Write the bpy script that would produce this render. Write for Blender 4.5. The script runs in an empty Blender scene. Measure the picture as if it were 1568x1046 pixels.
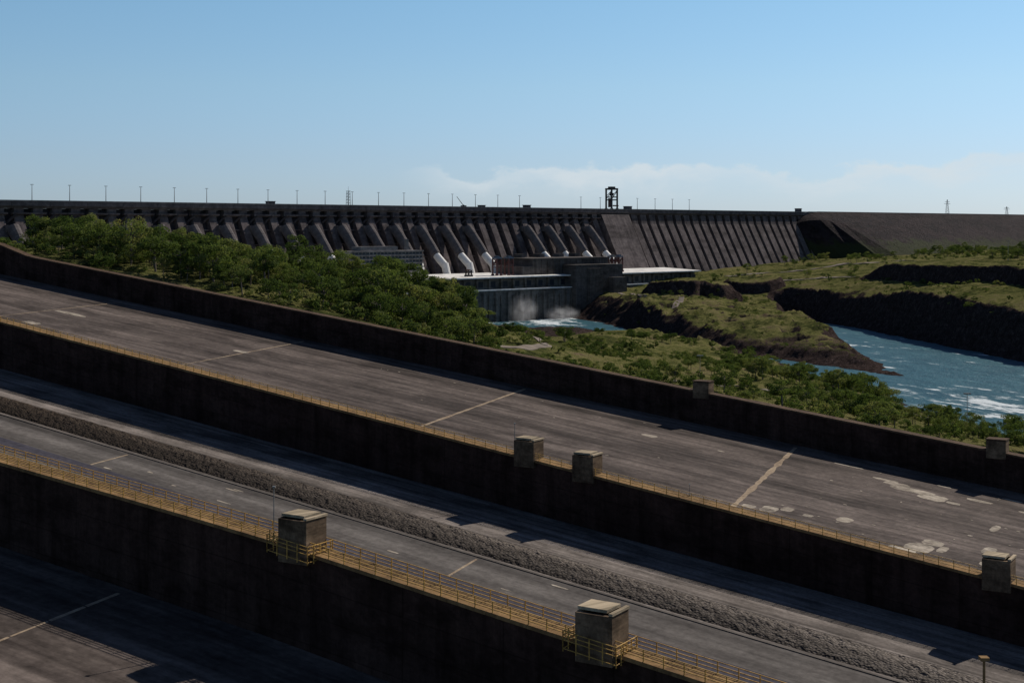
import bpy, math, random
import numpy as np
from mathutils import Vector
random.seed(7)
R=random.random
def U(a,b): return a+(b-a)*random.random()
scene=bpy.context.scene
COL=scene.collection
# ------------------------------------------------------------------ helpers
class MB:
    def __init__(s): s.v=[];s.f=[];s.uv=[];s.m=[];s.col=[]
    def face(s,pts,uvs=None,mat=0):
        i=len(s.v); s.v.extend([tuple(p) for p in pts]); s.f.append(tuple(range(i,i+len(pts))))
        s.uv.extend(uvs if uvs else [(0,0)]*len(pts)); s.m.append(mat)
    def hexa(s,p,mat=0,uvs=None):
        fs=[(3,2,1,0),(4,5,6,7),(0,1,5,4),(1,2,6,5),(2,3,7,6),(3,0,4,7)]
        for f in fs:
            q=[p[k] for k in f]
            if uvs: s.face(q,[uvs[k] for k in f],mat)
            else: s.face(q,None,mat)
    def box(s,x0,x1,y0,y1,z0,z1,mat=0,T=None):
        p=[(x0,y0,z0),(x1,y0,z0),(x1,y1,z0),(x0,y1,z0),(x0,y0,z1),(x1,y0,z1),(x1,y1,z1),(x0,y1,z1)]
        uv=[(a+b*.37,c) for a,b,c in p]
        if T: p=[T(*q) for q in p]
        s.hexa(p,mat,uv)
    def cyl(s,a,b,r0,r1,n=8,mat=0,caps=True):
        a=Vector(a);b=Vector(b);d=(b-a).normalized()
        x=d.cross(Vector((0,0,1)))
        if x.length<.01:x=Vector((1,0,0))
        x.normalize();y=d.cross(x)
        ra=[a+(x*math.cos(k*2*math.pi/n)+y*math.sin(k*2*math.pi/n))*r0 for k in range(n)]
        rb=[b+(x*math.cos(k*2*math.pi/n)+y*math.sin(k*2*math.pi/n))*r1 for k in range(n)]
        for k in range(n):
            j=(k+1)%n
            s.face([ra[k],ra[j],rb[j],rb[k]],[(k*.5,0),(k*.5+.5,0),(k*.5+.5,9),(k*.5,9)],mat)
        if caps:
            s.face(list(reversed(ra)),None,mat); s.face(rb,None,mat)
    def obj(s,name,mats,parent=None,smooth=False):
        me=bpy.data.meshes.new(name); me.from_pydata(s.v,[],s.f)
        uvl=me.uv_layers.new(name='UVMap')
        uvl.data.foreach_set('uv',np.array(s.uv,dtype=np.float32).ravel())
        for m in mats: me.materials.append(m)
        me.polygons.foreach_set('material_index',s.m)
        if smooth: me.polygons.foreach_set('use_smooth',[True]*len(s.f))
        me.update()
        o=bpy.data.objects.new(name,me); COL.objects.link(o)
        if parent: o.parent=parent
        return o
def empty(name):
    e=bpy.data.objects.new(name,None); COL.objects.link(e); return e
# ------------------------------------------------------------------ node helpers
def newmat(name,spec=.06):
    m=bpy.data.materials.new(name); m.use_nodes=True
    nt=m.node_tree; b=nt.nodes['Principled BSDF']; b.inputs['Roughness'].default_value=.95
    b.inputs['Specular IOR Level'].default_value=spec
    return m,nt,b
def nd(nt,t,**kw):
    n=nt.nodes.new(t)
    for k,v in kw.items(): setattr(n,k,v)
    return n
def L(nt,a,b): nt.links.new(a,b)
def mapping(nt,src,scale,loc=(0,0,0)):
    m=nd(nt,'ShaderNodeMapping'); m.inputs['Scale'].default_value=scale; m.inputs['Location'].default_value=loc
    L(nt,src,m.inputs['Vector']); return m.outputs[0]
def noise(nt,vec,scale=1,detail=5,rough=.6):
    n=nd(nt,'ShaderNodeTexNoise'); n.inputs['Scale'].default_value=scale; n.inputs['Detail'].default_value=detail
    n.inputs['Roughness'].default_value=rough
    L(nt,vec,n.inputs['Vector']); return n.outputs['Fac']
def ramp(nt,fac,stops):
    r=nd(nt,'ShaderNodeValToRGB'); e=r.color_ramp.elements
    while len(e)<len(stops): e.new(.5)
    for i,(p,c) in enumerate(stops):
        e[i].position=p; e[i].color=(c[0],c[1],c[2],1) if hasattr(c,'__len__') else (c,c,c,1)
    L(nt,fac,r.inputs[0]); return r.outputs[0]
def mix(nt,f,a,b,mode='MIX'):
    m=nd(nt,'ShaderNodeMix',data_type='RGBA',blend_type=mode)
    for s,v in ((m.inputs[0],f),(m.inputs[6],a),(m.inputs[7],b)):
        if hasattr(v,'is_linked'): L(nt,v,s)
        elif hasattr(v,'__len__'): s.default_value=(v[0],v[1],v[2],1)
        else: s.default_value=v
    return m.outputs[2]
def math_(nt,op,a,b=None,clamp=False):
    m=nd(nt,'ShaderNodeMath',operation=op,use_clamp=clamp)
    for s,v in ((m.inputs[0],a),(m.inputs[1],b)):
        if v is None: continue
        if hasattr(v,'is_linked'): L(nt,v,s)
        else: s.default_value=v
    return m.outputs[0]
def sstep(nt,x,a,b):
    m=nd(nt,'ShaderNodeMapRange',interpolation_type='SMOOTHSTEP'); L(nt,x,m.inputs[0])
    m.inputs[1].default_value=a;m.inputs[2].default_value=b; return m.outputs[0]
def bump(nt,b,h,strength=.5,dist=.1):
    n=nd(nt,'ShaderNodeBump'); n.inputs['Strength'].default_value=strength; n.inputs['Distance'].default_value=dist
    L(nt,h,n.inputs['Height']); L(nt,n.outputs[0],b.inputs['Normal'])
def concrete(name,dark,light,joint=None,streak=(.5,.06),fine=2.0,jstr=.5,bstr=.4,band=None,w1=.55,blotch=None):
    m,nt,b=newmat(name)
    uv=nd(nt,'ShaderNodeTexCoord').outputs['UV']
    n1=noise(nt,mapping(nt,uv,(streak[0],streak[1],1)),1,6,.65)
    n2=noise(nt,uv,.11,4,.6)
    n3=noise(nt,uv,fine,3,.7)
    f=math_(nt,'ADD',math_(nt,'MULTIPLY',n1,w1),math_(nt,'MULTIPLY',n2,1-w1))
    c=ramp(nt,f,[(.36,dark),(.64,light)])
    c=mix(nt,.55,c,ramp(nt,n3,[(.3,.45),(.7,1.35)]),'MULTIPLY')
    if band:  # long slab streaks that also put the floor's sheen into the colour
        n4=noise(nt,mapping(nt,uv,(band[0],band[1],1),(3,7,0)),1,3,.5)
        c=mix(nt,.8,c,ramp(nt,n4,[(.36,.55),(.62,1.35)]),'MULTIPLY')
    if blotch:
        n5=noise(nt,mapping(nt,uv,(blotch*.45,blotch,1),(11,2,0)),1,6,.7)
        c=mix(nt,.8,c,ramp(nt,n5,[(.40,.5),(.52,1.05),(.7,1.2)]),'MULTIPLY')
    if joint:
        bt=nd(nt,'ShaderNodeTexBrick'); bt.offset=0
        bt.inputs['Scale'].default_value=1; bt.inputs['Brick Width'].default_value=joint[0]; bt.inputs['Row Height'].default_value=joint[1]
        bt.inputs['Mortar Size'].default_value=joint[2]; bt.inputs['Mortar Smooth'].default_value=.4
        bt.inputs['Color1'].default_value=(.82,.82,.82,1);bt.inputs['Color2'].default_value=(1.12,1.1,1.08,1);bt.inputs['Mortar'].default_value=(.35,.35,.35,1)
        L(nt,uv,bt.inputs['Vector'])
        c=mix(nt,jstr,c,bt.outputs['Color'],'MULTIPLY')
    L(nt,c,b.inputs['Base Color']); bump(nt,b,n3,bstr,.08)
    return m
def plain(name,c,rough=.7,metal=0,var=.3,sc=1.5):
    m,nt,b=newmat(name,.2)
    g=nd(nt,'ShaderNodeNewGeometry').outputs['Position']
    n=noise(nt,g,sc,4,.6)
    col=mix(nt,1.0,c,ramp(nt,n,[(.3,1-var),(.7,1+var)]),'MULTIPLY')
    L(nt,col,b.inputs['Base Color']); b.inputs['Roughness'].default_value=rough; b.inputs['Metallic'].default_value=metal
    return m
# ------------------------------------------------------------------ frames of reference
def SP(t,D,z): return (.525*D-.851*t, .851*D+.525*t, z)      # spillway: t up the chute, D across
def DP(s,w,z): return (.7157*s+.6985*w, 1586+.6985*s-.7157*w, z)  # dam: s along crest, w downstream
RIV=7.0
def zA(t):
    if t<389: return 42.2+.1245*t
    if t<405: return 90.63+(t-389)*.27
    return 94.95+(t-405)*.1245
def zB(t): return 43.2+.136*t
Cp=[(-120,33.8),(0,49.4),(51,56.0),(72.5,58.8),(110.2,63.8),(123.2,65.2),(159.6,68.9),(180,71.2),(320,86)]
def zC(t): return float(np.interp(t,[p[0] for p in Cp],[p[1] for p in Cp]))
def F1(t): return 34.2+.1245*t
def F2(t): return 35.0+.127*t
def F3(t): return zC(t)-11.4
# ------------------------------------------------------------------ terrain function
def hsh(ix,iy,sd):
    v=np.sin(ix*127.1+iy*311.7+sd*74.7)*43758.5453
    return v-np.floor(v)
def vn(x,y,sd=0):
    xi=np.floor(x);yi=np.floor(y);fx=x-xi;fy=y-yi
    fx=fx*fx*(3-2*fx);fy=fy*fy*(3-2*fy)
    a=hsh(xi,yi,sd);b=hsh(xi+1,yi,sd);c=hsh(xi,yi+1,sd);d=hsh(xi+1,yi+1,sd)
    return (a*(1-fx)+b*fx)*(1-fy)+(c*(1-fx)+d*fx)*fy
def fbm(x,y,sd=0,o=4):
    r=0;a=.5;t=0
    for k in range(o):
        r=r+a*vn(x*2**k+k*13.1,y*2**k+k*7.7,sd+k);t+=a;a*=.55
    return r/t
CT=np.array([(-220,560,91),(-120,560,86),(-60,560,79),(-30,620,63),(-5,640,51),(20,640,45),(60,640,42),(100,640,36),(150,600,28),
(180,560,21),(190,620,14),(150,480,30),(100,450,42),(50,500,46),(0,520,54),(-40,520,67),(-80,500,79),(-120,520,86),(-170,600,91),(-180,505,90),
(-95,460,77),(-30,420,66),(48,372,55),(112,335,46),(172,300,37),(190,400,28),(240,300,25),(60,430,50),
(-100,800,58),(-20,800,34),(15,800,33),(20,880,28),(55,800,39),(90,800,34),(125,780,26),(165,740,15),(176,690,17),(75,960,30),(92,900,31),(20,1100,11),(45,1180,11),(30,1000,17),(0,1250,11),(-80,1100,34),(-150,1250,40),(-250,900,78),(-350,700,90),(-500,900,82),(-400,1100,58),
(-600,600,90),(-300,500,92),(-500,350,95),
(250,900,9),(225,970,12),(200,1030,14),(190,1150,21),(150,1250,26),(150,1330,29),(240,1300,20),(200,1380,29),(100,1480,30),(270,1380,17),(190,1450,31),(245,1460,26),(130,1440,31),
(200,1560,40),(260,1600,42),(320,1600,45),(330,1520,42),
(400,1100,50),(380,1250,49),(370,1400,48),(450,1000,53),(480,1250,54),(450,1450,54),(600,1200,60),(600,800,58),(520,700,52),
(350,1750,53),(450,1700,60),(300,1750,48),(560,1550,62),(700,1500,66),(700,2000,66),(500,1950,62),(420,1850,56),(900,1700,68),(900,2300,70),
(-427,1170,55),(0,1560,45),(-200,1390,45),(200,1760,47),(400,2100,60),(0,2200,60),(-600,1500,60),(1200,1000,70)],dtype=float)
def phi(r): return np.sqrt(r*r+900.)
_n=len(CT); _A=phi(np.hypot(CT[:,None,0]-CT[None,:,0],CT[:,None,1]-CT[None,:,1]))+np.eye(_n)*-3
_M=np.zeros((_n+1,_n+1));_M[:_n,:_n]=_A;_M[_n,:_n]=1;_M[:_n,_n]=1
_w=np.linalg.solve(_M,np.append(CT[:,2],0))
RP=np.array([(221,606),(207,690),(214,784),(198,826),(160,890),(134,960),(112,1080),(85,1240),(58,1300),(20,1290),(-20,1300),(-110,1280),(-190,1250),
 (-212,1290),(-101,1333),(2,1434),(58,1488),(66,1449),(82,1408),(126,1212),(152,1070),(175,1026),(192,990),(223,930),(246,889),(256,1010),(266,1176),(285,1360),(290,1480),(303,1429),
 (320,1333),(337,1176),(351,1053),(356,976),(480,760),(620,560),(760,300),(850,0),(900,-900),(430,-900),(430,100),(420,250),(340,380),(270,500)],dtype=float)
def sdf(x,y):
    d=np.full(x.shape,1e9);ins=np.zeros(x.shape,bool);n=len(RP)
    for i in range(n):
        ax,ay=RP[i];bx,by=RP[(i+1)%n]
        ex,ey=bx-ax,by-ay
        tt=np.clip(((x-ax)*ex+(y-ay)*ey)/(ex*ex+ey*ey),0,1)
        d=np.minimum(d,np.hypot(x-ax-tt*ex,y-ay-tt*ey))
        c=((ay>y)!=(by>y))&(x<(bx-ax)*(y-ay)/(by-ay+1e-12)+ax)
        ins^=c
    return np.where(ins,-d,d)
def ss(x,a,b):
    t=np.clip((x-a)/(b-a),0,1);return t*t*(3-2*t)
def HT(x,y):
    x=np.asarray(x,float);y=np.asarray(y,float)
    b=np.full(x.shape,_w[_n])
    for i in range(_n): b=b+_w[i]*phi(np.hypot(x-CT[i,0],y-CT[i,1]))
    far=ss(np.hypot(x-200,y-1100),1400,2200)
    b=b*(1-far)+62*far
    b=b+(fbm(x/45,y/45,3)-.5)*6+(fbm(x/9,y/9,9,3)-.5)*1.8
    nx,ny=.9871,.1603
    dd=(x-377)*nx+(y-1433)*ny+(fbm(x/20,y/20,5)-.5)*8
    b=b+15*ss(dd,0,7)*(1-ss(y,1430,1520))
    wob=(fbm(x/14,y/14,61)-.5)*.5
    e=np.hypot((x-186)/46,(y-1462)/26)+wob
    b=b+14*(1-ss(e,.8,1.12))
    e2=np.hypot((x-262)/34,(y-1530)/30)+wob
    b=b+9*(1-ss(e2,.85,1.1))
    pen=(y>880)&(x>120)&(x<297)
    b=b+np.where((y>900)&(y<1450)&(x>80)&(x<297),(np.abs(fbm(x/18,y/26,91,3)-.5)*-18+2.5),0)
    b=np.maximum(b,RIV+2)
    sd=sdf(x,y); sd=sd+(fbm(x/22,y/22,21)-.5)*16*(1-ss(y,1380,1420)*(x<120))
    W=np.where(x>297,20,np.where(pen,22,40))
    q=ss(sd,0,W)*.75+.25*np.clip(sd/W,0,1)
    h=np.where(sd>0,RIV+(b-RIV)*q,RIV-np.minimum(6,-sd*.35))
    steep=ss(sd,1,6)*(1-ss(sd,W*.9,W*1.5))
    h=h+steep*(fbm(x/6,y/6,44,3)-.5)*np.where(x>297,8,5)
    D=.525*x+.851*y;t=-.851*x+.525*y
    lo=29+.1157*t
    k=np.where((t>-110)&(D>-200),1-ss(D,326,338),0)
    h=np.where(k>0,h*(1-k)+np.minimum(h,lo)*k,h)
    return h
def H1(x,y): return float(HT(np.array([x]),np.array([y]))[0])
# ------------------------------------------------------------------ materials
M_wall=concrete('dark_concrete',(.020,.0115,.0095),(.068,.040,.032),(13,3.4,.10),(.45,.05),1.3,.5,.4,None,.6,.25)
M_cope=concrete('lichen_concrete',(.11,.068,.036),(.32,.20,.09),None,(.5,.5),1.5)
M_dcope=concrete('weathered_coping',(.05,.032,.022),(.13,.085,.055),None,(.5,.5),1.5)
M_floor=concrete('chute_concrete',(.055,.044,.039),(.150,.122,.106),(37.5,18,.10),(.02,.45),.8,.22,.3,(.006,.11),.7,.09)
M_smooth=concrete('smooth_slab',(.082,.073,.067),(.140,.127,.116),(12.5,9,.05),(.03,.7),.8,.2,.2,(.006,.25))
M_light=concrete('pale_strip',(.10,.085,.074),(.22,.19,.168),None,(.04,.9),1.5,.5,.4,(.01,.5),.55,.15)
M_blue=concrete('damp_slab',(.04,.038,.048),(.085,.08,.098),None,(.03,.9),1.0)
M_joint=concrete('joint_mortar',(.20,.145,.10),(.42,.33,.23),None,(.7,.7),2.)
M_patch=concrete('repair_concrete',(.18,.15,.12),(.46,.40,.32),None,(.5,.5),1.2,.5,.4,None,.55,.5)
M_gravel,nt,b=newmat('gravel')
uv=nd(nt,'ShaderNodeTexCoord').outputs['UV']
vo=nd(nt,'ShaderNodeTexVoronoi');vo.inputs['Scale'].default_value=2.2;L(nt,uv,vo.inputs['Vector'])
su=nd(nt,'ShaderNodeSeparateXYZ');L(nt,uv,su.inputs[0])
c=mix(nt,.5,ramp(nt,vo.outputs['Distance'],[(.05,(.24,.20,.17)),(.55,(.02,.016,.013))]),ramp(nt,noise(nt,mapping(nt,uv,(.03,.5,1)),1,6),[(.35,(.04,.033,.028)),(.65,(.14,.118,.098))]))
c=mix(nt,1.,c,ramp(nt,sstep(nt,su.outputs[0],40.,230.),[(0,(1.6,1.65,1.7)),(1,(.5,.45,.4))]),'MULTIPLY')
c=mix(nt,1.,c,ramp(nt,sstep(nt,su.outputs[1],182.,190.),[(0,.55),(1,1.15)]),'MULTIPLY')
L(nt,c,b.inputs['Base Color']);bump(nt,b,vo.outputs['Distance'],1,.3)
M_rail=plain('yellow_rail_paint',(.42,.25,.065),.6,0,.5,1.5)
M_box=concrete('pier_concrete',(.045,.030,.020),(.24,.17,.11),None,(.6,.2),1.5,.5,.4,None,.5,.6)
M_boxtop=concrete('pier_cap_concrete',(.26,.21,.14),(.56,.45,.31),None,(.6,.6),2,.5,.4,None,.5,.8)  # pale cap and dark body put sunlit top and shaded front into colour
M_steel=plain('galvanised_steel',(.25,.24,.22),.5,.3,.2)
M_dark=plain('dark_steel',(.04,.035,.035),.6,0,.2)
# ------------------------------------------------------------------ spillway floors
def strip(name,D0,D1,t0,t1,zf,mat,dz=0,nD=1,step=5,rough=0,prof=None):
    mb=MB();n=int((t1-t0)/step);
    def P(i,j):
        t=t0+(t1-t0)*i/n;D=D0+(D1-D0)*j/nD
        z=zf(t)+dz+(prof(j/nD) if prof else 0)
        if rough and 0<j<nD: z+=rough*(R()-.5)
        return SP(t,D,z),(t,D)
    G=[[P(i,j) for j in range(nD+1)] for i in range(n+1)]
    for i in range(n):
        for j in range(nD):
            q=[G[i][j],G[i][j+1],G[i+1][j+1],G[i+1][j]]
            mb.face([a[0] for a in q],[a[1] for a in q])
    return mb.obj(name,[mat])
strip('spillway_chute_floor',211.4,318.6,-110,520,F1,M_floor)
strip('spillway_chute_floor',127.4,208.6,-110,450,F2,M_smooth)
strip('spillway_chute_floor',20,124.6,-110,318,F3,M_floor)
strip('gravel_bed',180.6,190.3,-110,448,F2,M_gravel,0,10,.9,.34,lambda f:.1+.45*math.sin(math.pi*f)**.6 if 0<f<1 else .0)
strip('concrete_kerb',190.5,208.4,-110,448,F2,M_light,.03)
strip('concrete_kerb',179.9,180.4,-110,448,F2,M_light,.25)
strip('drainage_strip',163.5,168.6,-110,448,F2,M_blue,.03)
mb=MB()
def quad_on(mb,pts,zf,dz,mat=0):
    mb.face([SP(t,D,zf(t)+dz) for t,D in pts],[(t,D) for t,D in pts],mat)
for t0,w in ((28.5,.5),(103.7,.75),(178,.45),(253,.28),(328,.25)):
    prev=None
    for k in range(42):
        D0=213+k*2.5; f=lambda D:t0+.18*(D-245)
        a=w*U(.45,1.25); cur=(f(D0)-a,f(D0)+a*U(.7,1),D0)
        if prev: quad_on(mb,[(prev[0],prev[2]),(prev[1],prev[2]),(cur[1],D0),(cur[0],D0)],F1,.02)
        prev=cur
for t0 in (40,115,190,265):
    quad_on(mb,[(t0-.2,168.8),(t0+.2,168.8),(t0+1.85,178.8),(t0+1.45,178.8)],F2,.02)
for t0 in (60,123,190):
    for k in range(10):
        if R()<.3: continue
        D0=60+k*6.3;D1=D0+6;a=U(.1,.3);g=lambda D:t0+(D-60)*.16
        quad_on(mb,[(g(D0)-a,D0),(g(D0)+a,D0),(g(D1)+a,D1),(g(D1)-a,D1)],F3,.02)
mb.obj('expansion_joint',[M_joint])
mb=MB()
def patch(t,D,a,bb,zf=F1,n=12,dz=.025):
    pts=[]
    for k in range(n):
        an=2*math.pi*k/n
        sq=1/max(abs(math.cos(an)),abs(math.sin(an)))
        pts.append((t+a*math.cos(an)*sq*U(.85,1.0),D+bb*math.sin(an)*sq*U(.85,1.0)))
    quad_on(mb,pts,zf,dz)
for i,p in enumerate(((84,297.5,5,2.2),(79,295,3,3),(88,300,3,1.8),(91,302,3,.9),(99,254,1.6,2.6),(96.5,257,1.2,1.8),(102.5,252.5,1.4,1.4),(70,252.4,2.5,3.5),(69,258,2,2.2),(72,248.5,2.6,1.6),(66.5,255,.9,2.6),(86,259.5,1.5,2.2),
 (71,301.4,2.8,1.2),(74.5,294,1.5,1.1),(101,308,3.6,.7),(143.6,293.5,2,1.3),(261.8,284.5,2.4,1.3),(327.7,283.6,6.5,1.5),(318.7,262,3,2),(92,256,1,1.1),(66,309,2.2,.7),(80,308,1.6,.6),(60,300,3,1.0),(63,280,.8,3),(60,262,1.2,3),(126,294,1,.6),(58,252,1.5,1.4))):
    patch(*p,dz=.021+.0008*i)
for k in range(70): patch(U(40,100),U(240,308),U(.15,.5),U(.15,.5),n=7,dz=.05)
for k in range(40): patch(U(110,350),U(240,312),U(.2,.5),U(.12,.25),n=7)
for k in range(14): patch(U(30,230),U(169,178),U(.5,1.6),U(.15,.35),F2,n=7)
for k in range(40): patch(U(80,200),U(60,110),U(.3,1),U(.2,.5),F3,n=7)
mb.obj('concrete_repair_patches',[M_patch])
mb=MB()
for k in range(22):
    D=U(238,314); t0=U(30,330); l=U(25,110); w=U(.08,.22)
    for j in range(int(l/6)):
        quad_on(mb,[(t0+j*6,D-w),(t0+j*6+6,D-w),(t0+j*6+6,D+w),(t0+j*6,D+w)],F1,.012)
mb.obj('slab_seam',[plain('seam_stain',(.04,.03,.026),.9)])
# ------------------------------------------------------------------ walls
def wall(name,D0,th,t0,t1,zt,drop,cope,rails,cope_mat):
    par=empty(name)
    mb=MB();st=5;n=int((t1-t0)/st)
    for i in range(n):
        a=t0+i*st;b2=a+st;za=zt(a)-.4;zb=zt(b2)-.4
        h=th/2
        lo_a=za-drop;lo_b=zb-drop
        P=[SP(a,D0-h-.25,lo_a),SP(b2,D0-h-.25,lo_b),SP(b2,D0+h+.25,lo_b),SP(a,D0+h+.25,lo_a),SP(a,D0-h,za),SP(b2,D0-h,zb),SP(b2,D0+h,zb),SP(a,D0+h,za)]
        mb.face([P[0],P[4],P[5],P[1]],[(a,-drop),(a,0),(b2,0),(b2,-drop)])
        mb.face([P[3],P[2],P[6],P[7]],[(a,-drop),(b2,-drop),(b2,0),(a,0)])
        if i==0: mb.face([P[0],P[3],P[7],P[4]],[(0,0),(th,0),(th,drop),(0,drop)])
        if i==n-1: mb.face([P[1],P[5],P[6],P[2]],[(0,0),(0,drop),(th,drop),(th,0)])
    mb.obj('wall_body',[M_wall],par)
    mb=MB();h=th/2+cope
    for i in range(n):
        a=t0+i*st;b2=a+st;za=zt(a);zb=zt(b2)
        P=[SP(a,D0-h,za-.42),SP(b2-.04,D0-h,zb-.42),SP(b2-.04,D0+h,zb-.42),SP(a,D0+h,za-.42),SP(a,D0-h,za),SP(b2-.04,D0-h,zb),SP(b2-.04,D0+h,zb),SP(a,D0+h,za)]
        uv=[(a,-h),(b2,-h),(b2,h),(a,h),(a,-h+.4),(b2,-h+.4),(b2,h+.4),(a,h+.4)]
        mb.hexa(P,0,uv)
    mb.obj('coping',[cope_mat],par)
    if rails:
        mb=MB()
        for off in rails:
            D=D0+off;sp=2.2;m=int((t1-t0)/sp)
            for i in range(m):
                a=t0+i*sp;z=zt(a)
                mb.box(a-.05,a+.05,D-.05,D+.05,z-.1,z+1.2,0,SP)
            for hz in (.38,.78,1.18):
                for i in range(n):
                    a=t0+i*st;b2=a+st;r=.04
                    za=zt(a)+hz;zb=zt(b2)+hz
                    P=[SP(a,D-r,za-r),SP(b2,D-r,zb-r),SP(b2,D+r,zb-r),SP(a,D+r,za-r),SP(a,D-r,za+r),SP(b2,D-r,zb+r),SP(b2,D+r,zb+r),SP(a,D+r,za+r)]
                    mb.hexa(P)
        mb.obj('handrail',[M_rail],par)
    return par
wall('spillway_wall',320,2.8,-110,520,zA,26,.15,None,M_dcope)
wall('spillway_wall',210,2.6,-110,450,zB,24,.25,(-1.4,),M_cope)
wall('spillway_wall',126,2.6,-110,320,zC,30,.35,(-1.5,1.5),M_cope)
def pier(t,D,zt,L_,W_,Hh,rail=False,slab=True):
    par=empty('wall_pier');z=zt(t)
    mb=MB();a=L_/2;b=W_/2
    mb.box(t-a,t+a,D-b,D+b,z-1.6,z+Hh-.5,0,SP)
    w=.45
    mb.box(t-a,t+a,D-b,D-b+w,z+Hh-.5,z+Hh-.12,0,SP)
    mb.box(t-a,t+a,D+b-w,D+b,z+Hh-.5,z+Hh-.0,0,SP)
    mb.box(t-a,t-a+w,D-b+w,D+b-w,z+Hh-.5,z+Hh-.06,0,SP)
    mb.box(t+a-w,t+a,D-b+w,D+b-w,z+Hh-.5,z+Hh-.06,0,SP)
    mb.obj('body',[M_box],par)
    mb=MB()
    if slab:
        mb.box(t-a*.55,t+a+.12,D-b*.6,D+b+.1,z+Hh+.003,z+Hh+.32,0,SP)
        mb.box(t-a-.1,t-a+.35,D-b-.1,D+b+.1,z+Hh+.003,z+Hh+.25,0,SP)
    else: mb.box(t-a-.1,t+a+.1,D-b-.1,D+b+.1,z+Hh+.003,z+Hh+.28,0,SP)
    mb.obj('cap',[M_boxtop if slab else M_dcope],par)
    if rail:
        mb=MB();o=.9
        ring=[(t-a-o,D-b-o),(t+a+o,D-b-o),(t+a+o,D+b),(t-a-o,D+b)]
        for i in range(3):
            (x0,y0),(x1,y1)=ring[(i+3)%4],ring[i]
            m=4
            for k in range(m+1):
                x=x0+(x1-x0)*k/m;y=y0+(y1-y0)*k/m
                mb.box(x-.05,x+.05,y-.05,y+.05,zt(x)-.9,zt(x)+1.2,0,SP)
            for hz in (-.6,.3,.75,1.18):
                mb.cyl(SP(x0,y0,zt(x0)+hz),SP(x1,y1,zt(x1)+hz),.05,.05,5)
        mb.obj('platform_rail',[M_rail],par)
pier(106,125.6,zC,4.2,3.6,3.5,True);pier(66.8,125.6,zC,4.2,3.6,3.5,True);pier(20,125.6,zC,4.2,3.6,3.5,True)
for t in (126,114.4,46.7): pier(t,209.8,zB,4.0,3.4,3.0,False)
for t in (141.9,71.5): pier(t,320,zA,4.2,3.2,2.4,False,False)
def pole(t,D,z,h,r,mat):
    mb=MB();p=SP(t,D,z)
    mb.cyl(p,(p[0],p[1],z+h*.97),r,r*.7,8);mb.cyl((p[0],p[1],z),(p[0],p[1],z+.3),r*2.2,r*2.2,8)
    mb.box(p[0]-r*2.2,p[0]+r*2.2,p[1]-r*2.2,p[1]+r*2.2,z+h*.97,z+h)
    mb.obj('lamp_post',[mat])
pole(109.8,125,zC(110),6.2,.075,M_steel);pole(129,210,zB(129),5.2,.075,M_steel);pole(29.2,125.6,zC(29.2),9.6,.17,M_cope)
pole(96,211,zB(96),2.0,.06,M_steel)
# ------------------------------------------------------------------ terrain mesh
def axis(lo,hi,st,flo,fhi):
    a=list(np.arange(lo,hi+.1,st));d=st;x=lo
    pre=[]
    while x>flo: d*=1.25;x-=d;pre.append(x)
    d=st;x=hi;post=[]
    while x<fhi: d*=1.25;x+=d;post.append(x)
    return np.array(pre[::-1]+a+post)
xs=axis(-260,560,3.3,-25000,25000);ys=axis(330,1640,3.3,-4000,45000)
X,Y=np.meshgrid(xs,ys)
Z=HT(X.ravel(),Y.ravel())
V=np.stack([X.ravel(),Y.ravel(),Z],1)
nx,ny=len(xs),len(ys)
idx=np.arange(nx*ny).reshape(ny,nx)
F=np.stack([idx[:-1,:-1].ravel(),idx[:-1,1:].ravel(),idx[1:,1:].ravel(),idx[1:,:-1].ravel()],1)
me=bpy.data.meshes.new('ground');me.from_pydata(V.tolist(),[],F.tolist())
me.polygons.foreach_set('use_smooth',[True]*len(F))
ground=bpy.data.objects.new('ground',me);COL.objects.link(ground)
M_ground,nt,b=newmat('grass_and_rock',0.0)
ge=nd(nt,'ShaderNodeNewGeometry');pos=ge.outputs['Position']
sep=nd(nt,'ShaderNodeSeparateXYZ');L(nt,pos,sep.inputs[0])
sn=nd(nt,'ShaderNodeSeparateXYZ');L(nt,ge.outputs['Normal'],sn.inputs[0])
n1=noise(nt,pos,.03,5,.6);n2=noise(nt,pos,.22,6,.75);n3=noise(nt,pos,1.2,3,.7)
grass=ramp(nt,math_(nt,'ADD',math_(nt,'MULTIPLY',n1,.5),math_(nt,'MULTIPLY',n2,.5)),[(.40,(.034,.042,.015)),(.46,(.075,.082,.028)),(.52,(.145,.140,.050)),(.57,(.175,.155,.070)),(.64,(.15,.105,.07))])
rock=ramp(nt,math_(nt,'ADD',math_(nt,'MULTIPLY',n2,.6),math_(nt,'MULTIPLY',n3,.4)),[(.38,(.016,.012,.011)),(.55,(.060,.044,.040)),(.68,(.15,.11,.095))])
zz=math_(nt,'ADD',sn.outputs[2],math_(nt,'MULTIPLY',math_(nt,'SUBTRACT',n2,.5),.3))
g=sstep(nt,zz,.87,.945)
c=mix(nt,g,rock,grass)
zb_=math_(nt,'ADD',sep.outputs[2],math_(nt,'MULTIPLY',math_(nt,'SUBTRACT',n2,.5),-26))
c=mix(nt,sstep(nt,zb_,13.,18.),rock,c)
c=mix(nt,.6,c,ramp(nt,n3,[(.3,.5),(.7,1.3)]),'MULTIPLY')
L(nt,c,b.inputs['Base Color']);bump(nt,b,math_(nt,'ADD',n2,math_(nt,'MULTIPLY',n3,.4)),1.,2.2)
me.materials.append(M_ground)
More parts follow.
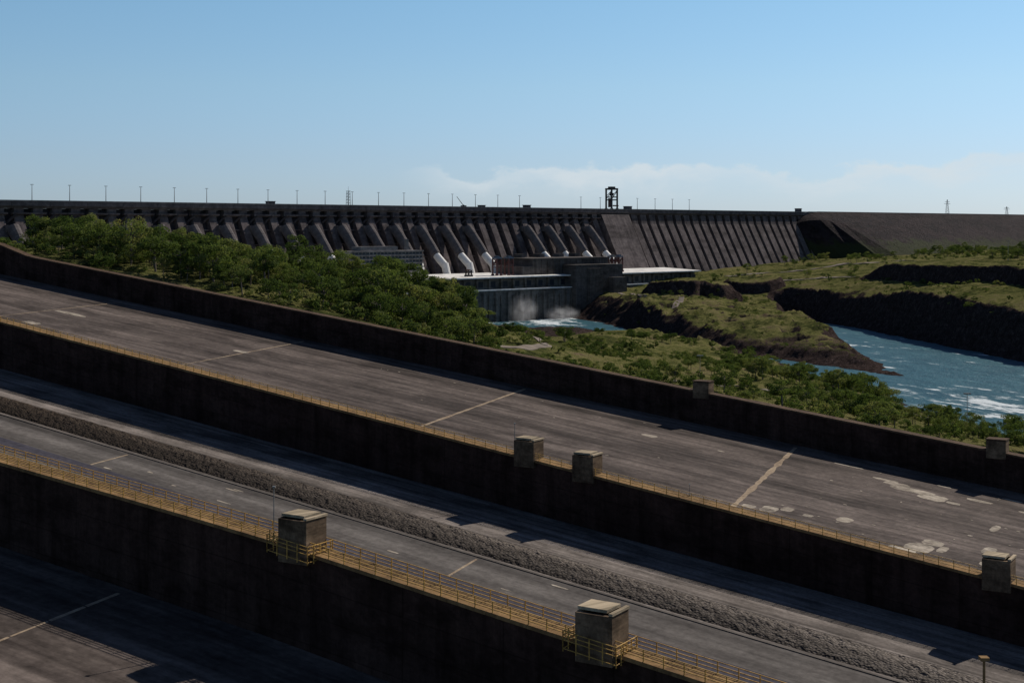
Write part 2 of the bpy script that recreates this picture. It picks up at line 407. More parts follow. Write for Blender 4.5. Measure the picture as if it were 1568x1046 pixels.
# river
mb=MB();mb.face([(-260,-900,RIV),(1100,-900,RIV),(1100,1560,RIV),(-260,1560,RIV)])
M_w=bpy.data.materials.new('river_water');M_w.use_nodes=True;nt=M_w.node_tree;nt.nodes.clear()
out=nd(nt,'ShaderNodeOutputMaterial');df=nd(nt,'ShaderNodeBsdfDiffuse');gl=nd(nt,'ShaderNodeBsdfGlossy');gl.inputs['Roughness'].default_value=.3;gl.inputs['Color'].default_value=(.75,.9,1,1);mx=nd(nt,'ShaderNodeMixShader')
pos=nd(nt,'ShaderNodeNewGeometry').outputs['Position']
rot=nd(nt,'ShaderNodeMapping');rot.inputs['Rotation'].default_value=(0,0,math.radians(-22));L(nt,pos,rot.inputs['Vector'])
st=mapping(nt,rot.outputs[0],(1,.28,1))
w1=noise(nt,st,.12,7,.72);w2=noise(nt,st,.028,4,.6);w3=noise(nt,st,.7,4,.7)
sp=nd(nt,'ShaderNodeSeparateXYZ');L(nt,pos,sp.inputs[0])
near=math_(nt,'SUBTRACT',1.,sstep(nt,sp.outputs[1],640.,1000.))
lev=math_(nt,'ADD',math_(nt,'MULTIPLY',w1,.6),math_(nt,'MULTIPLY',w2,.4))
lev=math_(nt,'ADD',lev,math_(nt,'MULTIPLY',near,.06))
tail=math_(nt,'MULTIPLY',sstep(nt,sp.outputs[1],1300.,1380.),math_(nt,'SUBTRACT',1.,sstep(nt,sp.outputs[0],50.,110.)))
inx=math_(nt,'ADD',math_(nt,'ADD',sstep(nt,sp.outputs[0],205.,240.),.05),tail,True)
lev=math_(nt,'ADD',lev,math_(nt,'MULTIPLY',tail,.08))
foam=math_(nt,'MULTIPLY',sstep(nt,lev,.58,.63),inx)
deep=ramp(nt,w1,[(.35,(.014,.060,.080)),(.65,(.040,.120,.140))])
c=mix(nt,math_(nt,'MULTIPLY',foam,.9),deep,(.74,.79,.80))
L(nt,c,df.inputs[0])
fr=nd(nt,'ShaderNodeFresnel');fr.inputs[0].default_value=1.2
L(nt,math_(nt,'MULTIPLY',math_(nt,'ADD',math_(nt,'MULTIPLY',fr.outputs[0],.16),.04),math_(nt,'SUBTRACT',1.,foam)),mx.inputs[0])
bn=nd(nt,'ShaderNodeBump');bn.inputs['Strength'].default_value=1;bn.inputs['Distance'].default_value=1.8
L(nt,math_(nt,'ADD',w1,math_(nt,'MULTIPLY',w3,.6)),bn.inputs['Height']);L(nt,bn.outputs[0],gl.inputs['Normal']);L(nt,bn.outputs[0],df.inputs['Normal'])
L(nt,df.outputs[0],mx.inputs[1]);L(nt,gl.outputs[0],mx.inputs[2]);L(nt,mx.outputs[0],out.inputs[0])
mb.obj('river_water',[M_w])
# spray rising where the turbines discharge
for (s,w,L_,W_,Hh) in ((-112,132,26,15,24),(-66,142,34,16,13)):
    bpy.ops.mesh.primitive_uv_sphere_add(segments=20,ring_count=12,location=DP(s,w,RIV+Hh*.35))
    o=bpy.context.object;o.name='spray_mist';o.scale=(L_*.8,W_,Hh);o.rotation_euler=(0,0,.77)
    m=bpy.data.materials.new('spray');m.use_nodes=True;nt=m.node_tree;nt.nodes.clear()
    out=nd(nt,'ShaderNodeOutputMaterial');vs=nd(nt,'ShaderNodeVolumeScatter');vs.inputs['Color'].default_value=(.95,.97,1,1)
    oc=nd(nt,'ShaderNodeTexCoord').outputs['Object'];ln=nd(nt,'ShaderNodeVectorMath',operation='LENGTH');L(nt,oc,ln.inputs[0])
    fall=math_(nt,'SUBTRACT',1.,sstep(nt,ln.outputs['Value'],.1,.95))
    L(nt,math_(nt,'MULTIPLY',math_(nt,'MULTIPLY',fall,sstep(nt,noise(nt,oc,2.2,3,.6),.35,.7)),.085),vs.inputs['Density'])
    L(nt,vs.outputs[0],out.inputs['Volume']);o.data.materials.append(m)
# roads
M_road=plain('pale_road',(.17,.135,.105),.9,0,.3,.3)
def road(pts,w,name='access_road',dz=.3):
    P=[Vector((p[0],p[1],0)) for p in pts];out=[]
    for i in range(len(P)-1):
        p0=P[max(i-1,0)];p1=P[i];p2=P[i+1];p3=P[min(i+2,len(P)-1)]
        m=max(2,int((p2-p1).length/3))
        for k in range(m):
            t=k/m
            out.append(.5*((2*p1)+(p2-p0)*t+(2*p0-5*p1+4*p2-p3)*t*t+(3*p1-p0-3*p2+p3)*t**3))
    out.append(P[-1]);Ls=[];Rs=[]
    for i,p in enumerate(out):
        d=(out[min(i+1,len(out)-1)]-out[max(i-1,0)]).normalized();n=Vector((-d.y,d.x,0))
        Ls.append(p+n*w/2);Rs.append(p-n*w/2)
    zl=HT(np.array([a.x for a in Ls]),np.array([a.y for a in Ls]));zr=HT(np.array([a.x for a in Rs]),np.array([a.y for a in Rs]))
    mb=MB()
    for i in range(len(out)-1):
        mb.face([(Rs[i].x,Rs[i].y,zr[i]+dz),(Rs[i+1].x,Rs[i+1].y,zr[i+1]+dz),(Ls[i+1].x,Ls[i+1].y,zl[i+1]+dz),(Ls[i].x,Ls[i].y,zl[i]+dz)])
        for S,z in ((Rs,zr),(Ls,zl)):
            mb.face([(S[i].x,S[i].y,z[i]+dz),(S[i+1].x,S[i+1].y,z[i+1]+dz),(S[i+1].x,S[i+1].y,z[i+1]-1.5),(S[i].x,S[i].y,z[i]-1.5)])
    mb.obj(name,[M_road])
road([(-28,655),(-6,628),(8,600),(14,565),(4,535),(-12,515)],4)
road([(60,520),(95,530),(120,560),(140,600),(158,590),(168,550),(172,500),(185,440)],4)
road([(262,1560),(320,1560),(380,1520),(450,1500),(600,1400)],8,dz=.6)
road([(250,1640),(330,1680),(450,1690),(600,1600),(800,1500)],8,dz=.6)
road([(150,1300),(165,1380),(130,1420),(115,1500)],5,dz=.5)
# ------------------------------------------------------------------ dam
M_dam=concrete('dam_concrete',(.070,.058,.060),(.165,.138,.132),(17,7.5,.25),(.25,.03),.25,.3,.2,None,.55,.05)  # lightened base colour stands in for distance haze
M_damd=concrete('dam_recess_shade',(.034,.031,.036),(.07,.062,.068),None,(.1,.03),.2)  # shade between the buttresses and bluish haze put into the core's colour
M_crest=concrete('crest_concrete',(.080,.072,.076),(.14,.124,.124),(34,4,.4),(.1,.1),.2,.4)
M_pale=concrete('deck_concrete',(.62,.60,.56),(.82,.80,.76),None,(.1,.1),.2)
M_par=concrete('parapet_concrete',(.16,.15,.14),(.28,.26,.25),None,(.1,.1),.2)
M_pen=concrete('penstock_concrete',(.08,.072,.072),(.17,.15,.145),None,(.2,.2),.3)
M_white=plain('white_paint',(.66,.64,.60),.5,0,.12,.3)
M_red=plain('dull_red_paint',(.10,.042,.038),.5,0,.2,.5)
M_bluep=plain('blue_grey_paint',(.08,.11,.15),.5,0,.2,.5)
M_fill,nt,b=newmat('rockfill')
pos=nd(nt,'ShaderNodeNewGeometry').outputs['Position']
sp=nd(nt,'ShaderNodeSeparateXYZ');L(nt,pos,sp.inputs[0])
n1=noise(nt,pos,.12,7,.78);n2=noise(nt,mapping(nt,pos,(1,1,5)),.02,5,.65)
c=mix(nt,.5,ramp(nt,n1,[(.40,(.008,.007,.008)),(.62,(.050,.036,.036))]),ramp(nt,n2,[(.38,(.010,.009,.011)),(.62,(.042,.030,.031))]))
gn=noise(nt,pos,.035,5,.7)
veg=math_(nt,'MULTIPLY',sstep(nt,math_(nt,'ADD',math_(nt,'MULTIPLY',gn,60.),math_(nt,'MULTIPLY',sp.outputs[2],-1.)),-58.,-44.),.8)
c=mix(nt,veg,c,(.038,.045,.018))
L(nt,c,b.inputs['Base Color']);bump(nt,b,n1,1,4)
dam=empty('concrete_dam')
S0,S1=-760,592
def prism(mb,prof,s0,s1,mat=0):
    n=len(prof)
    A=[DP(s0,w,z) for w,z in prof];B=[DP(s1,w,z) for w,z in prof]
    for i in range(n):
        j=(i+1)%n
        mb.face([A[i],B[i],B[j],A[j]],[(s0,prof[i][1]-prof[i][0]*.3),(s1,prof[i][1]-prof[i][0]*.3),(s1,prof[j][1]-prof[j][0]*.3),(s0,prof[j][1]-prof[j][0]*.3)],mat)
    mb.face(A,[(w,z) for w,z in prof],mat);mb.face(B[::-1],[(w,z) for w,z in prof][::-1],mat)
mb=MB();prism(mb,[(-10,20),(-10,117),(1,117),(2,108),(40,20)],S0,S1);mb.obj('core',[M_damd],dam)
mb=MB();s=S0
while s<S1: prism(mb,[(-9,117.2),(-9,122.9),(9,122.9),(9,119.2),(7,117.2)],s+.15,min(s+34,S1)-.15);s+=34
mb.obj('crest_road_deck',[M_crest],dam)
mb=MB();prism(mb,[(8.2,123),(8.2,124.0),(9.3,124.0),(9.3,123)],S0,S1);prism(mb,[(-9.3,123),(-9.3,124.0),(-8.2,124.0),(-8.2,123)],S0,S1);mb.obj('crest_parapet',[M_par],dam)  # paler than the deck: the crest's lit edge put into the colour
mb=MB()
s=S0
while s<S1-10:
    if s<130:
        for o in (3,20):
            prism(mb,[(-9,117.1),(6.5,117.1),(6.5,111),(10,104),(52,22),(52,18),(-9,18)],s+o,s+o+8.5)
        prism(mb,[(4,113.5),(8.8,113.5),(8.8,112.2),(4,111)],s+1,s+31)
        for o in (3,20):
            mb.cyl(DP(s+o-7,5,104),DP(s+o+1,9,112),1.1,1.1,6)
    else:
        prism(mb,[(-9,117.1),(7.5,117.1),(10,106),(57,18),(-9,18)],s+4,s+15)
        prism(mb,[(-9,117.1),(7.5,117.1),(10,106),(57,18),(-9,18)],s+21,s+32)
    s+=34
prism(mb,[(-9,117.1),(9.2,117.1),(60,18),(-9,18)],140,190)
mb.obj('buttress',[M_dam],dam)
mb=MB()
for z,w in ((98,6),(84,12),(70,19)):
    prism(mb,[(w-4,z),(w+3,z),(w+3,z+1.2),(w-4,z+1.2)],S0,S1)
mb.obj('gallery_ledge',[M_dam],dam)
mb=MB();mb2=MB()
def penst(s):
    pr=[(11,100),(20,92),(31,80),(37,73)]
    for i in range(3):
        a=DP(s,pr[i][0]+3,pr[i][1]);b2=DP(s,pr[i+1][0]+3,pr[i+1][1]);mb.cyl(a,b2,5.0 if i else 5.6,5.0,14,0)
    mb.box(s-6,s+6,5,14,97,103,0,DP)
    mb2.cyl(DP(s,41,72),DP(s,54,62),4.,4.,14,0);mb2.cyl(DP(s,53.5,64),DP(s,58,51),4.,4.,14,0)
for k in range(-22,-2): penst(k*34+29-8)
for k in (0,1,2,3): penst(k*34+9)
mb.obj('penstock',[M_pen],dam,True);mb2.obj('penstock_elbow',[M_white],dam,True)
ph=empty('powerhouse')
M_ph=concrete('powerhouse_concrete',(.085,.080,.074),(.18,.17,.155),(17,6,.2),(.3,.03),.3,.4,.4,None,.55,.06)
mb=MB()
mb.box(-520,190,42,110,-4,50.2,0,DP)
mb.box(-520,190,110,120,-4,38,0,DP)
s=-516
while s<186:
    mb.box(s,s+2.4,110,112.5,38.1,50.3,0,DP);mb.box(s,s+3.2,120,123,-4,36,0,DP)
    mb.box(s+8.5,s+9.6,120,121.5,-4,33,0,DP);s+=17
mb.obj('hall',[M_ph],ph)
mb=MB()
s=-521
while s<191:
    prism(mb,[(64,50.4),(64,54.0),(119.5,51.6),(119.5,50.4)],s,min(s+33.8,191));s+=34
mb.box(-521,191,38,63.9,50.4,52.0,0,DP);mb.box(-521,191,110,121.5,38.2,39.2,0,DP);mb.obj('roof_deck',[M_pale],ph)
mb=MB()
s=-514
while s<186: mb.box(s,s+9,110.02,110.3,41,47,0,DP);s+=17
mb.obj('window_band',[plain('dark_glass',(.03,.035,.045),.2,0,.1)],ph)
cb=empty('control_building')
mb=MB()
mb.box(-75,42,60,108,30,68,0,DP);mb.box(-30,44,108.1,127,-4,62,0,DP);mb.box(-12,8,127.1,131,-4,58,0,DP);mb.box(-90,-75.2,70,108,52.7,61,0,DP)
mb.box(20,42,127.1,135,-4,48,0,DP)
for s in range(-72,40,9): mb.box(s,s+1,108.02,108.8,50,67,0,DP)
mb.box(-76,43,59,108.9,68.05,69.2,0,DP)
for s in (-60,-30,0,25): mb.box(s,s+7,64,74,69.3,73,0,DP)
mb.obj('block',[concrete('block_concrete',(.065,.057,.053),(.135,.12,.11),(14,6,.2),(.3,.03),.3,.4,.4,None,.55,.06)],cb)
ob=empty('office_building')
mb=MB();mb.box(-300,-212,72,92,55,79,0,DP)
for k in range(6): mb.box(-301,-211,91.5,93.2,58.8+k*3.8,60+k*3.8,0,DP)
mb.box(-285,-240,74,88,79.1,83,0,DP);mb.box(-225,-222,80,83,79.1,90,0,DP)
mb.obj('storeys',[M_par],ob)
mb=MB()
for k in range(5):
    for j in range(20): mb.box(-299+j*4.4,-296.2+j*4.4,92.02,92.3,60.4+k*3.8,62.2+k*3.8,0,DP)
mb.obj('windows',[plain('office_glass',(.05,.06,.07),.2,0,.3,.2)],ob)
def gantry(s,w,z,L_,W_,Hh,m1,m2,name,r=.8,ov=2):
    mb=MB()
    for ds in (-L_/2,L_/2):
        for dw in (-W_/2,W_/2):
            mb.box(s+ds-r,s+ds+r,w+dw-r,w+dw+r,z,z+Hh*.86,0,DP)
            mb.box(s+ds-1.6,s+ds+1.6,w+dw-r*1.3,w+dw+r*1.3,z,z+1.8,0,DP)
        mb.box(s+ds-r*.8,s+ds+r*.8,w-W_/2,w+W_/2,z+Hh*.4,z+Hh*.45,0,DP)
        mb.cyl(DP(s+ds,w-W_/2,z+Hh*.45),DP(s+ds,w+W_/2,z+Hh*.82),.4,.4,6)
    for dw in (-W_/2,W_/2):
        mb.box(s-L_/2,s+L_/2,w+dw-.7,w+dw+.7,z+Hh*.52,z+Hh*.57,0,DP)
        mb.cyl(DP(s-L_/2,w+dw,z+Hh*.57),DP(s+L_/2,w+dw,z+Hh*.84),.35,.35,6)
    mb.box(s-L_/2-ov,s+L_/2+ov,w-W_/2-ov,w+W_/2+ov,z+Hh*.86,z+Hh*.93,1,DP)
    mb.box(s-L_/3,s+L_/3,w-W_/3,w+W_/3,z+Hh*.93,z+Hh,1,DP)
    mb.box(s-1.6,s+1.6,w-2,w+2,z+Hh*.6,z+Hh*.72,0,DP)
    mb.obj(name,[m1,m2])
gantry(169,0,123,10,9,28,M_dark,M_dark,'gantry_crane',.8,.9)
mb=MB();mb.box(169,173,-5.8,-4,126,137,0,DP);mb.box(165,175,5.4,5.9,127,128.6,0,DP);mb.obj('crane_hoist',[M_red])
for s in (-121,-104): gantry(s,102,52.3,6,6,20,M_red,M_bluep,'gantry_crane',.6,.6)
gantry(66,102,52.3,6,6,19,M_red,M_bluep,'gantry_crane',.6,.6);gantry(55,102,52.3,5,6,19,M_red,M_par,'gantry_crane',.6,.6)
gantry(-160,102,52.3,4,4,7,M_dark,M_red,'gantry_crane',.5,.5)
lm=MB();lm.cyl((0,0,0),(0,0,14.5),.34,.22,6);lm.box(-1.2,1.2,-.2,.2,14.3,14.6);lm.box(-1.4,-.7,-.3,.3,14.1,14.35);lm.box(.7,1.4,-.3,.3,14.1,14.35)
first=lm.obj('street_lamp',[M_par]);p=DP(-740,4,123);first.location=p
for k in range(1,34):
    s=-740+k*34
    if 150<s<190 or s>330 or k in(23,24): continue
    o=first.copy();o.location=DP(s,4,122.9);COL.objects.link(o);o.name='street_lamp'
def hut(s,w,L_,h):
    mb=MB();mb.box(s,s+L_,w-3,w+3,122.95,123+h,0,DP);mb.box(s-.5,s+L_+.5,w-3.5,w+3.5,123+h+.01,123.6+h,0,DP);mb.box(s+1,s+2.4,w+3.01,w+3.1,123,125.4,1,DP)
    mb.obj('crest_hut',[M_crest,M_dark])
for s,l,h in ((-330,7,3),(20,7,3.5),(194,9,4),(560,8,5),(-50,6,2.5)): hut(s,0,l,h)
mb=MB();q=-232
for a in (-1.6,1.6):
    mb.cyl(DP(q+a,-1.5,123),DP(q+a*.8,-1,138),.25,.2,5);mb.cyl(DP(q+a,1.5,123),DP(q+a*.8,1,138),.25,.2,5)
for k in range(5): mb.cyl(DP(q-1.5,0,123.5+k*3),DP(q+1.5,0,126+k*3),.18,.18,5);mb.box(q-1.8,q+1.8,-1.6,1.6,126+k*3,126.25+k*3,0,DP)
mb.cyl(DP(q,0,138),DP(q,0,143),.15,.08,5)
mb.obj('lattice_mast',[M_dark])
mb=MB();q=-75;mb.cyl(DP(q,0,123),DP(q+1,0,126),1.3,1.0,8);mb.cyl(DP(q,0,126),DP(q-9,0,135),.4,.25,6);mb.box(q-2,q+4,-1.5,1.5,123,125.4,0,DP);mb.obj('mobile_crane',[M_dark])
# embankment: rockfill wraps round the end of the concrete section
mb=MB()
PR=lambda f:[(-9,123.6),(9,123.6),(9+33*f+.5,123.6-17.6*f-1),(9+39*f+.5,123.6-17.6*f-1.2),(20+105*f,58),(30+110*f,30),(-60,30),(-60,95)]
st_=[(545,.0,-16),(560,.22,-7),(578,.45,-2),(593,.62,-.4),(612,.8,0),(640,.95,0)]+[(s,1.,0) for s in range(700,1760,60)]
for i in range(len(st_)-1):
    (a,f,d0),(b_,g,d1)=st_[i],st_[i+1]
    A=[DP(a,w,z+d0) for w,z in PR(f)];B=[DP(b_,w,z+d1) for w,z in PR(g)]
    for k in range(8):
        j=(k+1)%8;mb.face([A[k],B[k],B[j],A[j]])
mb.obj('rockfill_embankment',[M_fill])
mb=MB();prism(mb,[(-8,123.7),(-8,124.6),(-7,124.6),(-7,123.7)],600,1700);prism(mb,[(7.5,123.7),(7.5,124.5),(8.4,124.5),(8.4,123.7)],600,1700);mb.obj('guard_wall',[M_dam])
def pylon(x,y,z,h,b0,r=.3):
    mb=MB()
    for sx in(-1,1):
        for sy in(-1,1): mb.cyl((x+sx*b0,y+sy*b0,z),(x+sx*.4,y+sy*.4,z+h),r,r*.7,5)
    for k in range(6):
        f=k/6;g=(k+1)/6;w0=b0*(1-f)+.4*f;w1=b0*(1-g)+.4*g
        mb.cyl((x-w0,y-w0,z+h*f),(x+w1,y-w1,z+h*g),r*.6,r*.6,4);mb.cyl((x+w0,y-w0,z+h*f),(x-w1,y-w1,z+h*g),r*.6,r*.6,4)
    for g,l in ((.72,5),(.86,4)): mb.cyl((x-l,y,z+h*g),(x+l,y,z+h*g),r,r,4)
    mb.obj('power_pylon',[M_steel])
p=DP(985,0,123);pylon(p[0],p[1],123,24,2.6,.25);p=DP(1190,0,123);pylon(p[0],p[1],122,16,2.4,.25)
def mast(x,y,h,r=.18):
    z=H1(x,y);mb=MB();mb.cyl((x,y,z-.3),(x,y,z+h),r,r*.6,8);mb.box(x-1.3,x+1.3,y-.25,y+.25,z+h,z+h+.45)
    mb.cyl((x,y,z),(x,y,z+.5),r*2.5,r*2.5,8);mb.obj('floodlight_mast',[M_steel])
mast(166,512,13,.14);mast(75,560,8,.12);mast(470,1330,18,.3)
# ------------------------------------------------------------------ vegetation
def leafmat(name,cs):
    m=bpy.data.materials.new(name);m.use_nodes=True;nt=m.node_tree;nt.nodes.clear()
    out=nd(nt,'ShaderNodeOutputMaterial');d=nd(nt,'ShaderNodeBsdfDiffuse');t=nd(nt,'ShaderNodeBsdfTranslucent');mx=nd(nt,'ShaderNodeMixShader');mx.inputs[0].default_value=.36
    uv=nd(nt,'ShaderNodeTexCoord').outputs['UV'];su=nd(nt,'ShaderNodeSeparateXYZ');L(nt,uv,su.inputs[0])
    oi=nd(nt,'ShaderNodeObjectInfo').outputs['Random']
    f=math_(nt,'ADD',math_(nt,'MULTIPLY',su.outputs[0],.45),math_(nt,'MULTIPLY',oi,.55))
    c=ramp(nt,f,cs);L(nt,c,d.inputs[0])
    L(nt,mix(nt,1.,c,(1.3,1.35,.7),'MULTIPLY'),t.inputs[0])
    L(nt,d.outputs[0],mx.inputs[1]);L(nt,t.outputs[0],mx.inputs[2]);L(nt,mx.outputs[0],out.inputs[0]);return m
M_leaf=leafmat('foliage',[(.12,(.036,.056,.020)),(.38,(.066,.094,.030)),(.62,(.110,.138,.046)),(.85,(.18,.185,.080)),(.97,(.17,.145,.07))])
M_bark=plain('bark',(.13,.11,.09),.9,0,.3,4)
def tree_mesh(name,seed,h,cw,ch,ncl,nleaf,ls,trunk=True,flat=1.):
    random.seed(seed);mb=MB()
    if trunk:
        ln=(U(-.4,.4),U(-.4,.4))
        top=Vector((ln[0],ln[1],h-ch*.55))
        mb.cyl((0,0,-1),top,h*.028,h*.016,7,0);
    cz=h-ch/2
    cl=[]
    for k in range(ncl):
        a=U(0,6.283);u=R()**.5;zz=U(-1,1)
        rr=cw/2*math.sqrt(max(0,1-zz*zz*.85))*(.35+.65*u)*U(.75,1.2)
        c=Vector((rr*math.cos(a),rr*math.sin(a),cz+zz*ch*.42*flat))
        cr=cw*U(.09,.20);cl.append((c,cr,R()))
        if trunk and k<8:
            st=top*U(.6,1.);mb.cyl(st,c,h*.011,h*.004,5,0,False)
    for c,cr,cc in cl:
        for j in range(int(nleaf*(cr/cw/.15)**1.3)):
            v=Vector((random.gauss(0,1),random.gauss(0,1),random.gauss(0,1))).normalized()
            p=c+Vector((v.x,v.y,v.z*.62))*cr*(.55+.55*R()**.5)
            n=(v+Vector((random.gauss(0,.5),random.gauss(0,.5),random.gauss(0,.5)+.25))).normalized()
            x=n.orthogonal().normalized();y=n.cross(x);a=U(0,6.28)
            e1=(x*math.cos(a)+y*math.sin(a))*ls*U(.5,1.3);e2=(y*math.cos(a)-x*math.sin(a))*ls*U(.35,.8)
            g=min(1,max(0,cc*.75+.25*R()))
            mb.face([p-e1,p-e2*.9,p+e1,p+e2],[(g,0)]*4,1)
    me=mb.obj(name,[M_bark,M_leaf]);d=me.data;bpy.data.objects.remove(me);return d
TR=[tree_mesh('tree_mesh',10+i,U(10,14),U(8,13),U(6.5,9),24,85,.38) for i in range(7)]
TF=[tree_mesh('tree_mesh',30+i,9,12,4.0,22,110,.36,True,.8) for i in range(3)]
SH=[tree_mesh('shrub_mesh',50+i,U(2.6,4),U(3.5,6),3.,9,60,.28,False) for i in range(4)]
random.seed(99)
def inpoly(x,y,P):
    c=False;n=len(P)
    for i in range(n):
        x0,y0=P[i];x1,y1=P[(i+1)%n]
        if (y0>y)!=(y1>y) and x<(x1-x0)*(y-y0)/(y1-y0)+x0: c=not c
    return c
def scatter(parent,P,n,meshes,s0,s1,mind=0,clump=None,sink=.3,thr=.5):
    xa=min(p[0] for p in P);xb=max(p[0] for p in P);ya=min(p[1] for p in P);yb=max(p[1] for p in P)
    C=[];tries=0
    while len(C)<n and tries<n*30:
        tries+=1;x=U(xa,xb);y=U(ya,yb)
        if not inpoly(x,y,P): continue
        if clump is not None and float(fbm(np.array([x/clump]),np.array([y/clump]),77,2)[0])<thr: continue
        if mind and any((x-a)**2+(y-b)**2<mind*mind for a,b in C): continue
        C.append((x,y))
    cx=np.array([c[0] for c in C]);cy=np.array([c[1] for c in C]);z=HT(cx,cy);sd=sdf(cx,cy)
    for (x,y),zz,d in zip(C,z,sd):
        if zz<RIV+2.2 or d<4: continue
        if .525*x+.851*y<334: continue
        o=bpy.data.objects.new('tree_part',random.choice(meshes));COL.objects.link(o);o.parent=parent
        s=s0+(s1-s0)*R()**1.5;o.location=(x,y,zz-sink);o.scale=(s*U(.8,1.2),s*U(.8,1.2),s*U(.8,1.2));o.rotation_euler=(U(-.08,.08),U(-.08,.08),U(0,6.28))
forest=empty('forest_trees')
scatter(forest,[(-200,560),(-165,520),(-90,465),(-35,435),(-5,470),(-8,540),(-22,600),(-50,650),(-120,700),(-200,640)],320,TR,.45,1.2,5.5,35,.3,.42)
scatter(forest,[(-200,520),(-90,460),(-20,425),(0,480),(-20,560),(-100,560)],170,SH,.6,1.6,3)
scatter(forest,[(-420,640),(-215,520),(-200,600),(-260,760)],40,TR,.3,.7,9,30)
bank=empty('riverbank_trees')
scatter(bank,[(-10,450),(60,395),(120,350),(175,330),(190,420),(190,600),(205,700),(190,820),(140,870),(60,880),(0,700)],170,TR+TF,.3,.75,7,26,.3,.5)
scatter(bank,[(100,380),(150,340),(178,400),(180,540),(150,600),(110,560)],46,TR+TF,.4,.85,7)
scatter(bank,[(95,560),(150,560),(185,640),(170,760),(120,780),(90,680)],40,TR+TF,.45,.9,9)
bs=empty('riverbank_shrubs')
scatter(bs,[(-10,440),(60,390),(120,350),(175,330),(190,420),(195,600),(205,700),(190,820),(140,870),(60,880),(0,700)],430,SH,.3,1.2,2.4,14,.3,.52)
scatter(bs,[(-10,430),(60,385),(120,345),(175,315),(190,400),(90,430),(20,480)],100,SH,.4,1.3,2.4,16)
ps=empty('peninsula_shrubs')
scatter(ps,[(100,1180),(250,920),(280,1300),(280,1480),(90,1480)],130,SH,.25,1.1,5,35)
scatter(ps,[(140,1380),(240,1380),(250,1480),(130,1500)],22,TR,.3,.55,7)
fs=empty('far_bank_trees')
scatter(fs,[(230,1500),(330,1470),(380,1440),(430,1160),(560,1000),(900,1200),(1000,1900),(700,2150),(420,1950),(200,1750)],560,TR+SH+SH,.35,.95,7,60)
scatter(fs,[(330,1470),(380,1440),(425,1160),(400,1000),(365,1000),(345,1300)],50,SH,.6,1.4,6,40)
scatter(fs,[(455,1330),(560,1260),(640,1300),(560,1420),(470,1400)],80,TR,.6,1.0,6)
scatter(fs,[(520,1900),(640,1700),(900,1850),(900,2150),(620,2080)],130,TR,.6,1.1,8)
for x,y,s,mm in ((158,765,1.15,TF[0]),(180,752,1.6,TF[1]),(193,742,1.1,TF[2]),(172,762,.9,TR[1]),(134,440,.6,TR[2]),(52,560,.45,TF[1]),(14,560,.4,TF[0]),(72,470,.42,TF[2]),(140,520,.75,TR[3]),(118,600,.8,TF[0])):
    o=bpy.data.objects.new('tree',mm);COL.objects.link(o);o.location=(x,y,H1(x,y)-.2);o.scale=(s,s,s*.85);o.rotation_euler=(0,0,U(0,6))
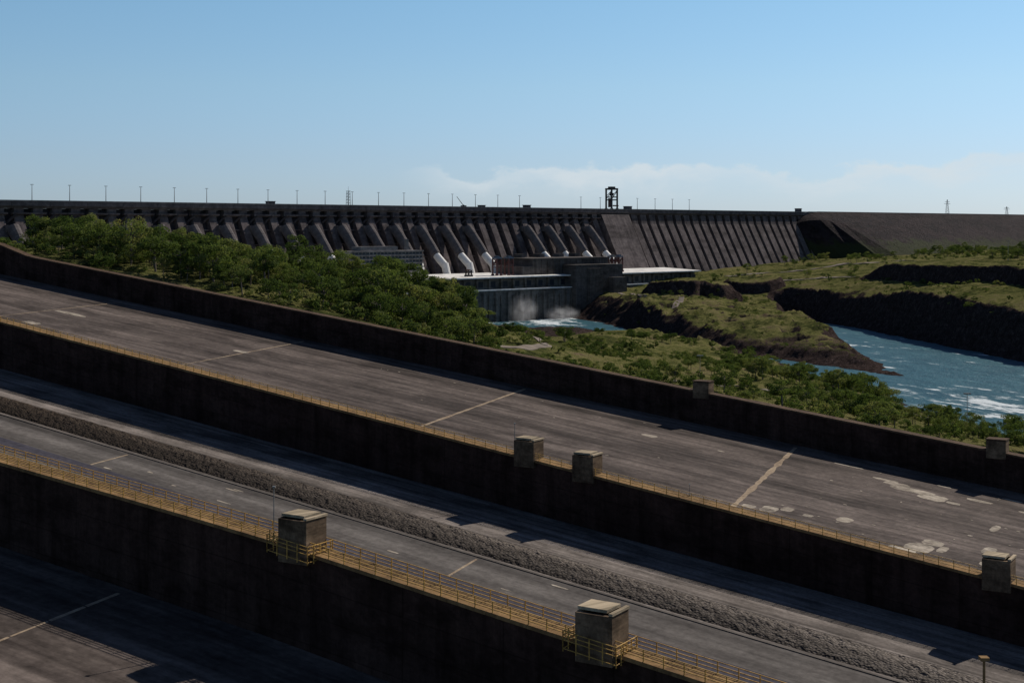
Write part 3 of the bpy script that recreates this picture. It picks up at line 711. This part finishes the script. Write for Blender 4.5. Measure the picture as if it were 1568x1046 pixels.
# ------------------------------------------------------------------ light, sky
azs=math.radians(46);els=math.radians(35.8)
S=Vector((math.sin(azs)*math.cos(els),math.cos(azs)*math.cos(els),math.sin(els)))
sun=bpy.data.lights.new('sun','SUN');sun.energy=4.7;sun.angle=math.radians(.5);sun.color=(1,.93,.84)
so=bpy.data.objects.new('sun',sun);COL.objects.link(so);so.rotation_euler=S.to_track_quat('Z','Y').to_euler();so.location=(200,300,400)
w=bpy.data.worlds.new('World');scene.world=w;w.use_nodes=True;nt=w.node_tree
bg=nt.nodes['Background'];bg.inputs['Strength'].default_value=.08
sky=nd(nt,'ShaderNodeTexSky',sky_type='NISHITA');sky.sun_disc=False;sky.sun_elevation=els;sky.sun_rotation=azs;sky.altitude=200;sky.air_density=1.0;sky.dust_density=.3;sky.ozone_density=1.6
tc=nd(nt,'ShaderNodeTexCoord').outputs['Generated'];sx=nd(nt,'ShaderNodeSeparateXYZ');L(nt,tc,sx.inputs[0])
tint=ramp(nt,math_(nt,'MULTIPLY',sx.outputs[2],2.),[(0,(.62,.82,1.36)),(.10,(.72,.88,1.24)),(.20,(.82,1.00,1.20)),(.32,(.84,1.08,1.22)),(.6,(.6,.72,.9)),(1,(.45,.48,.58))])
skyc=mix(nt,1.,sky.outputs[0],tint,'MULTIPLY')
cn=noise(nt,mapping(nt,tc,(1,1,2.0)),16,9,.6);cn2=noise(nt,mapping(nt,tc,(1,1,.3),(.4,0,0)),6,3,.5);cn3=noise(nt,mapping(nt,tc,(1,1,3.5),(0,.7,0)),10,6,.6)
top=math_(nt,'ADD',.043,math_(nt,'MULTIPLY',math_(nt,'SUBTRACT',cn,.5),.055))
top=math_(nt,'ADD',top,math_(nt,'MULTIPLY',math_(nt,'SUBTRACT',cn2,.5),.045))
dz=math_(nt,'SUBTRACT',top,sx.outputs[2])
cm=sstep(nt,dz,-.0005,.0055)
body=math_(nt,'SUBTRACT',1.,math_(nt,'MULTIPLY',sstep(nt,dz,.003,.022),.75))
low=sstep(nt,sx.outputs[2],.005,.030)
az=sstep(nt,sx.outputs[0],-.09,-.01)
cm=math_(nt,'MULTIPLY',math_(nt,'MULTIPLY',cm,az),math_(nt,'MULTIPLY',body,math_(nt,'ADD',.15,math_(nt,'MULTIPLY',low,.65))))
cm=math_(nt,'MULTIPLY',cm,math_(nt,'ADD',.55,math_(nt,'MULTIPLY',sstep(nt,cn3,.35,.6),.45)))
col=mix(nt,cm,skyc,(8.3,9.1,9.6))
L(nt,col,bg.inputs['Color'])
# ------------------------------------------------------------------ camera
cam=bpy.data.cameras.new('camera');co=bpy.data.objects.new('camera',cam);COL.objects.link(co)
co.location=(0,0,100);co.rotation_euler=(math.radians(90),0,0)
cam.sensor_width=36;cam.lens=49.36;cam.shift_y=-.110;cam.clip_end=80000;cam.clip_start=.5
scene.camera=co
scene.view_settings.view_transform='Standard';scene.view_settings.look='None';scene.view_settings.exposure=0
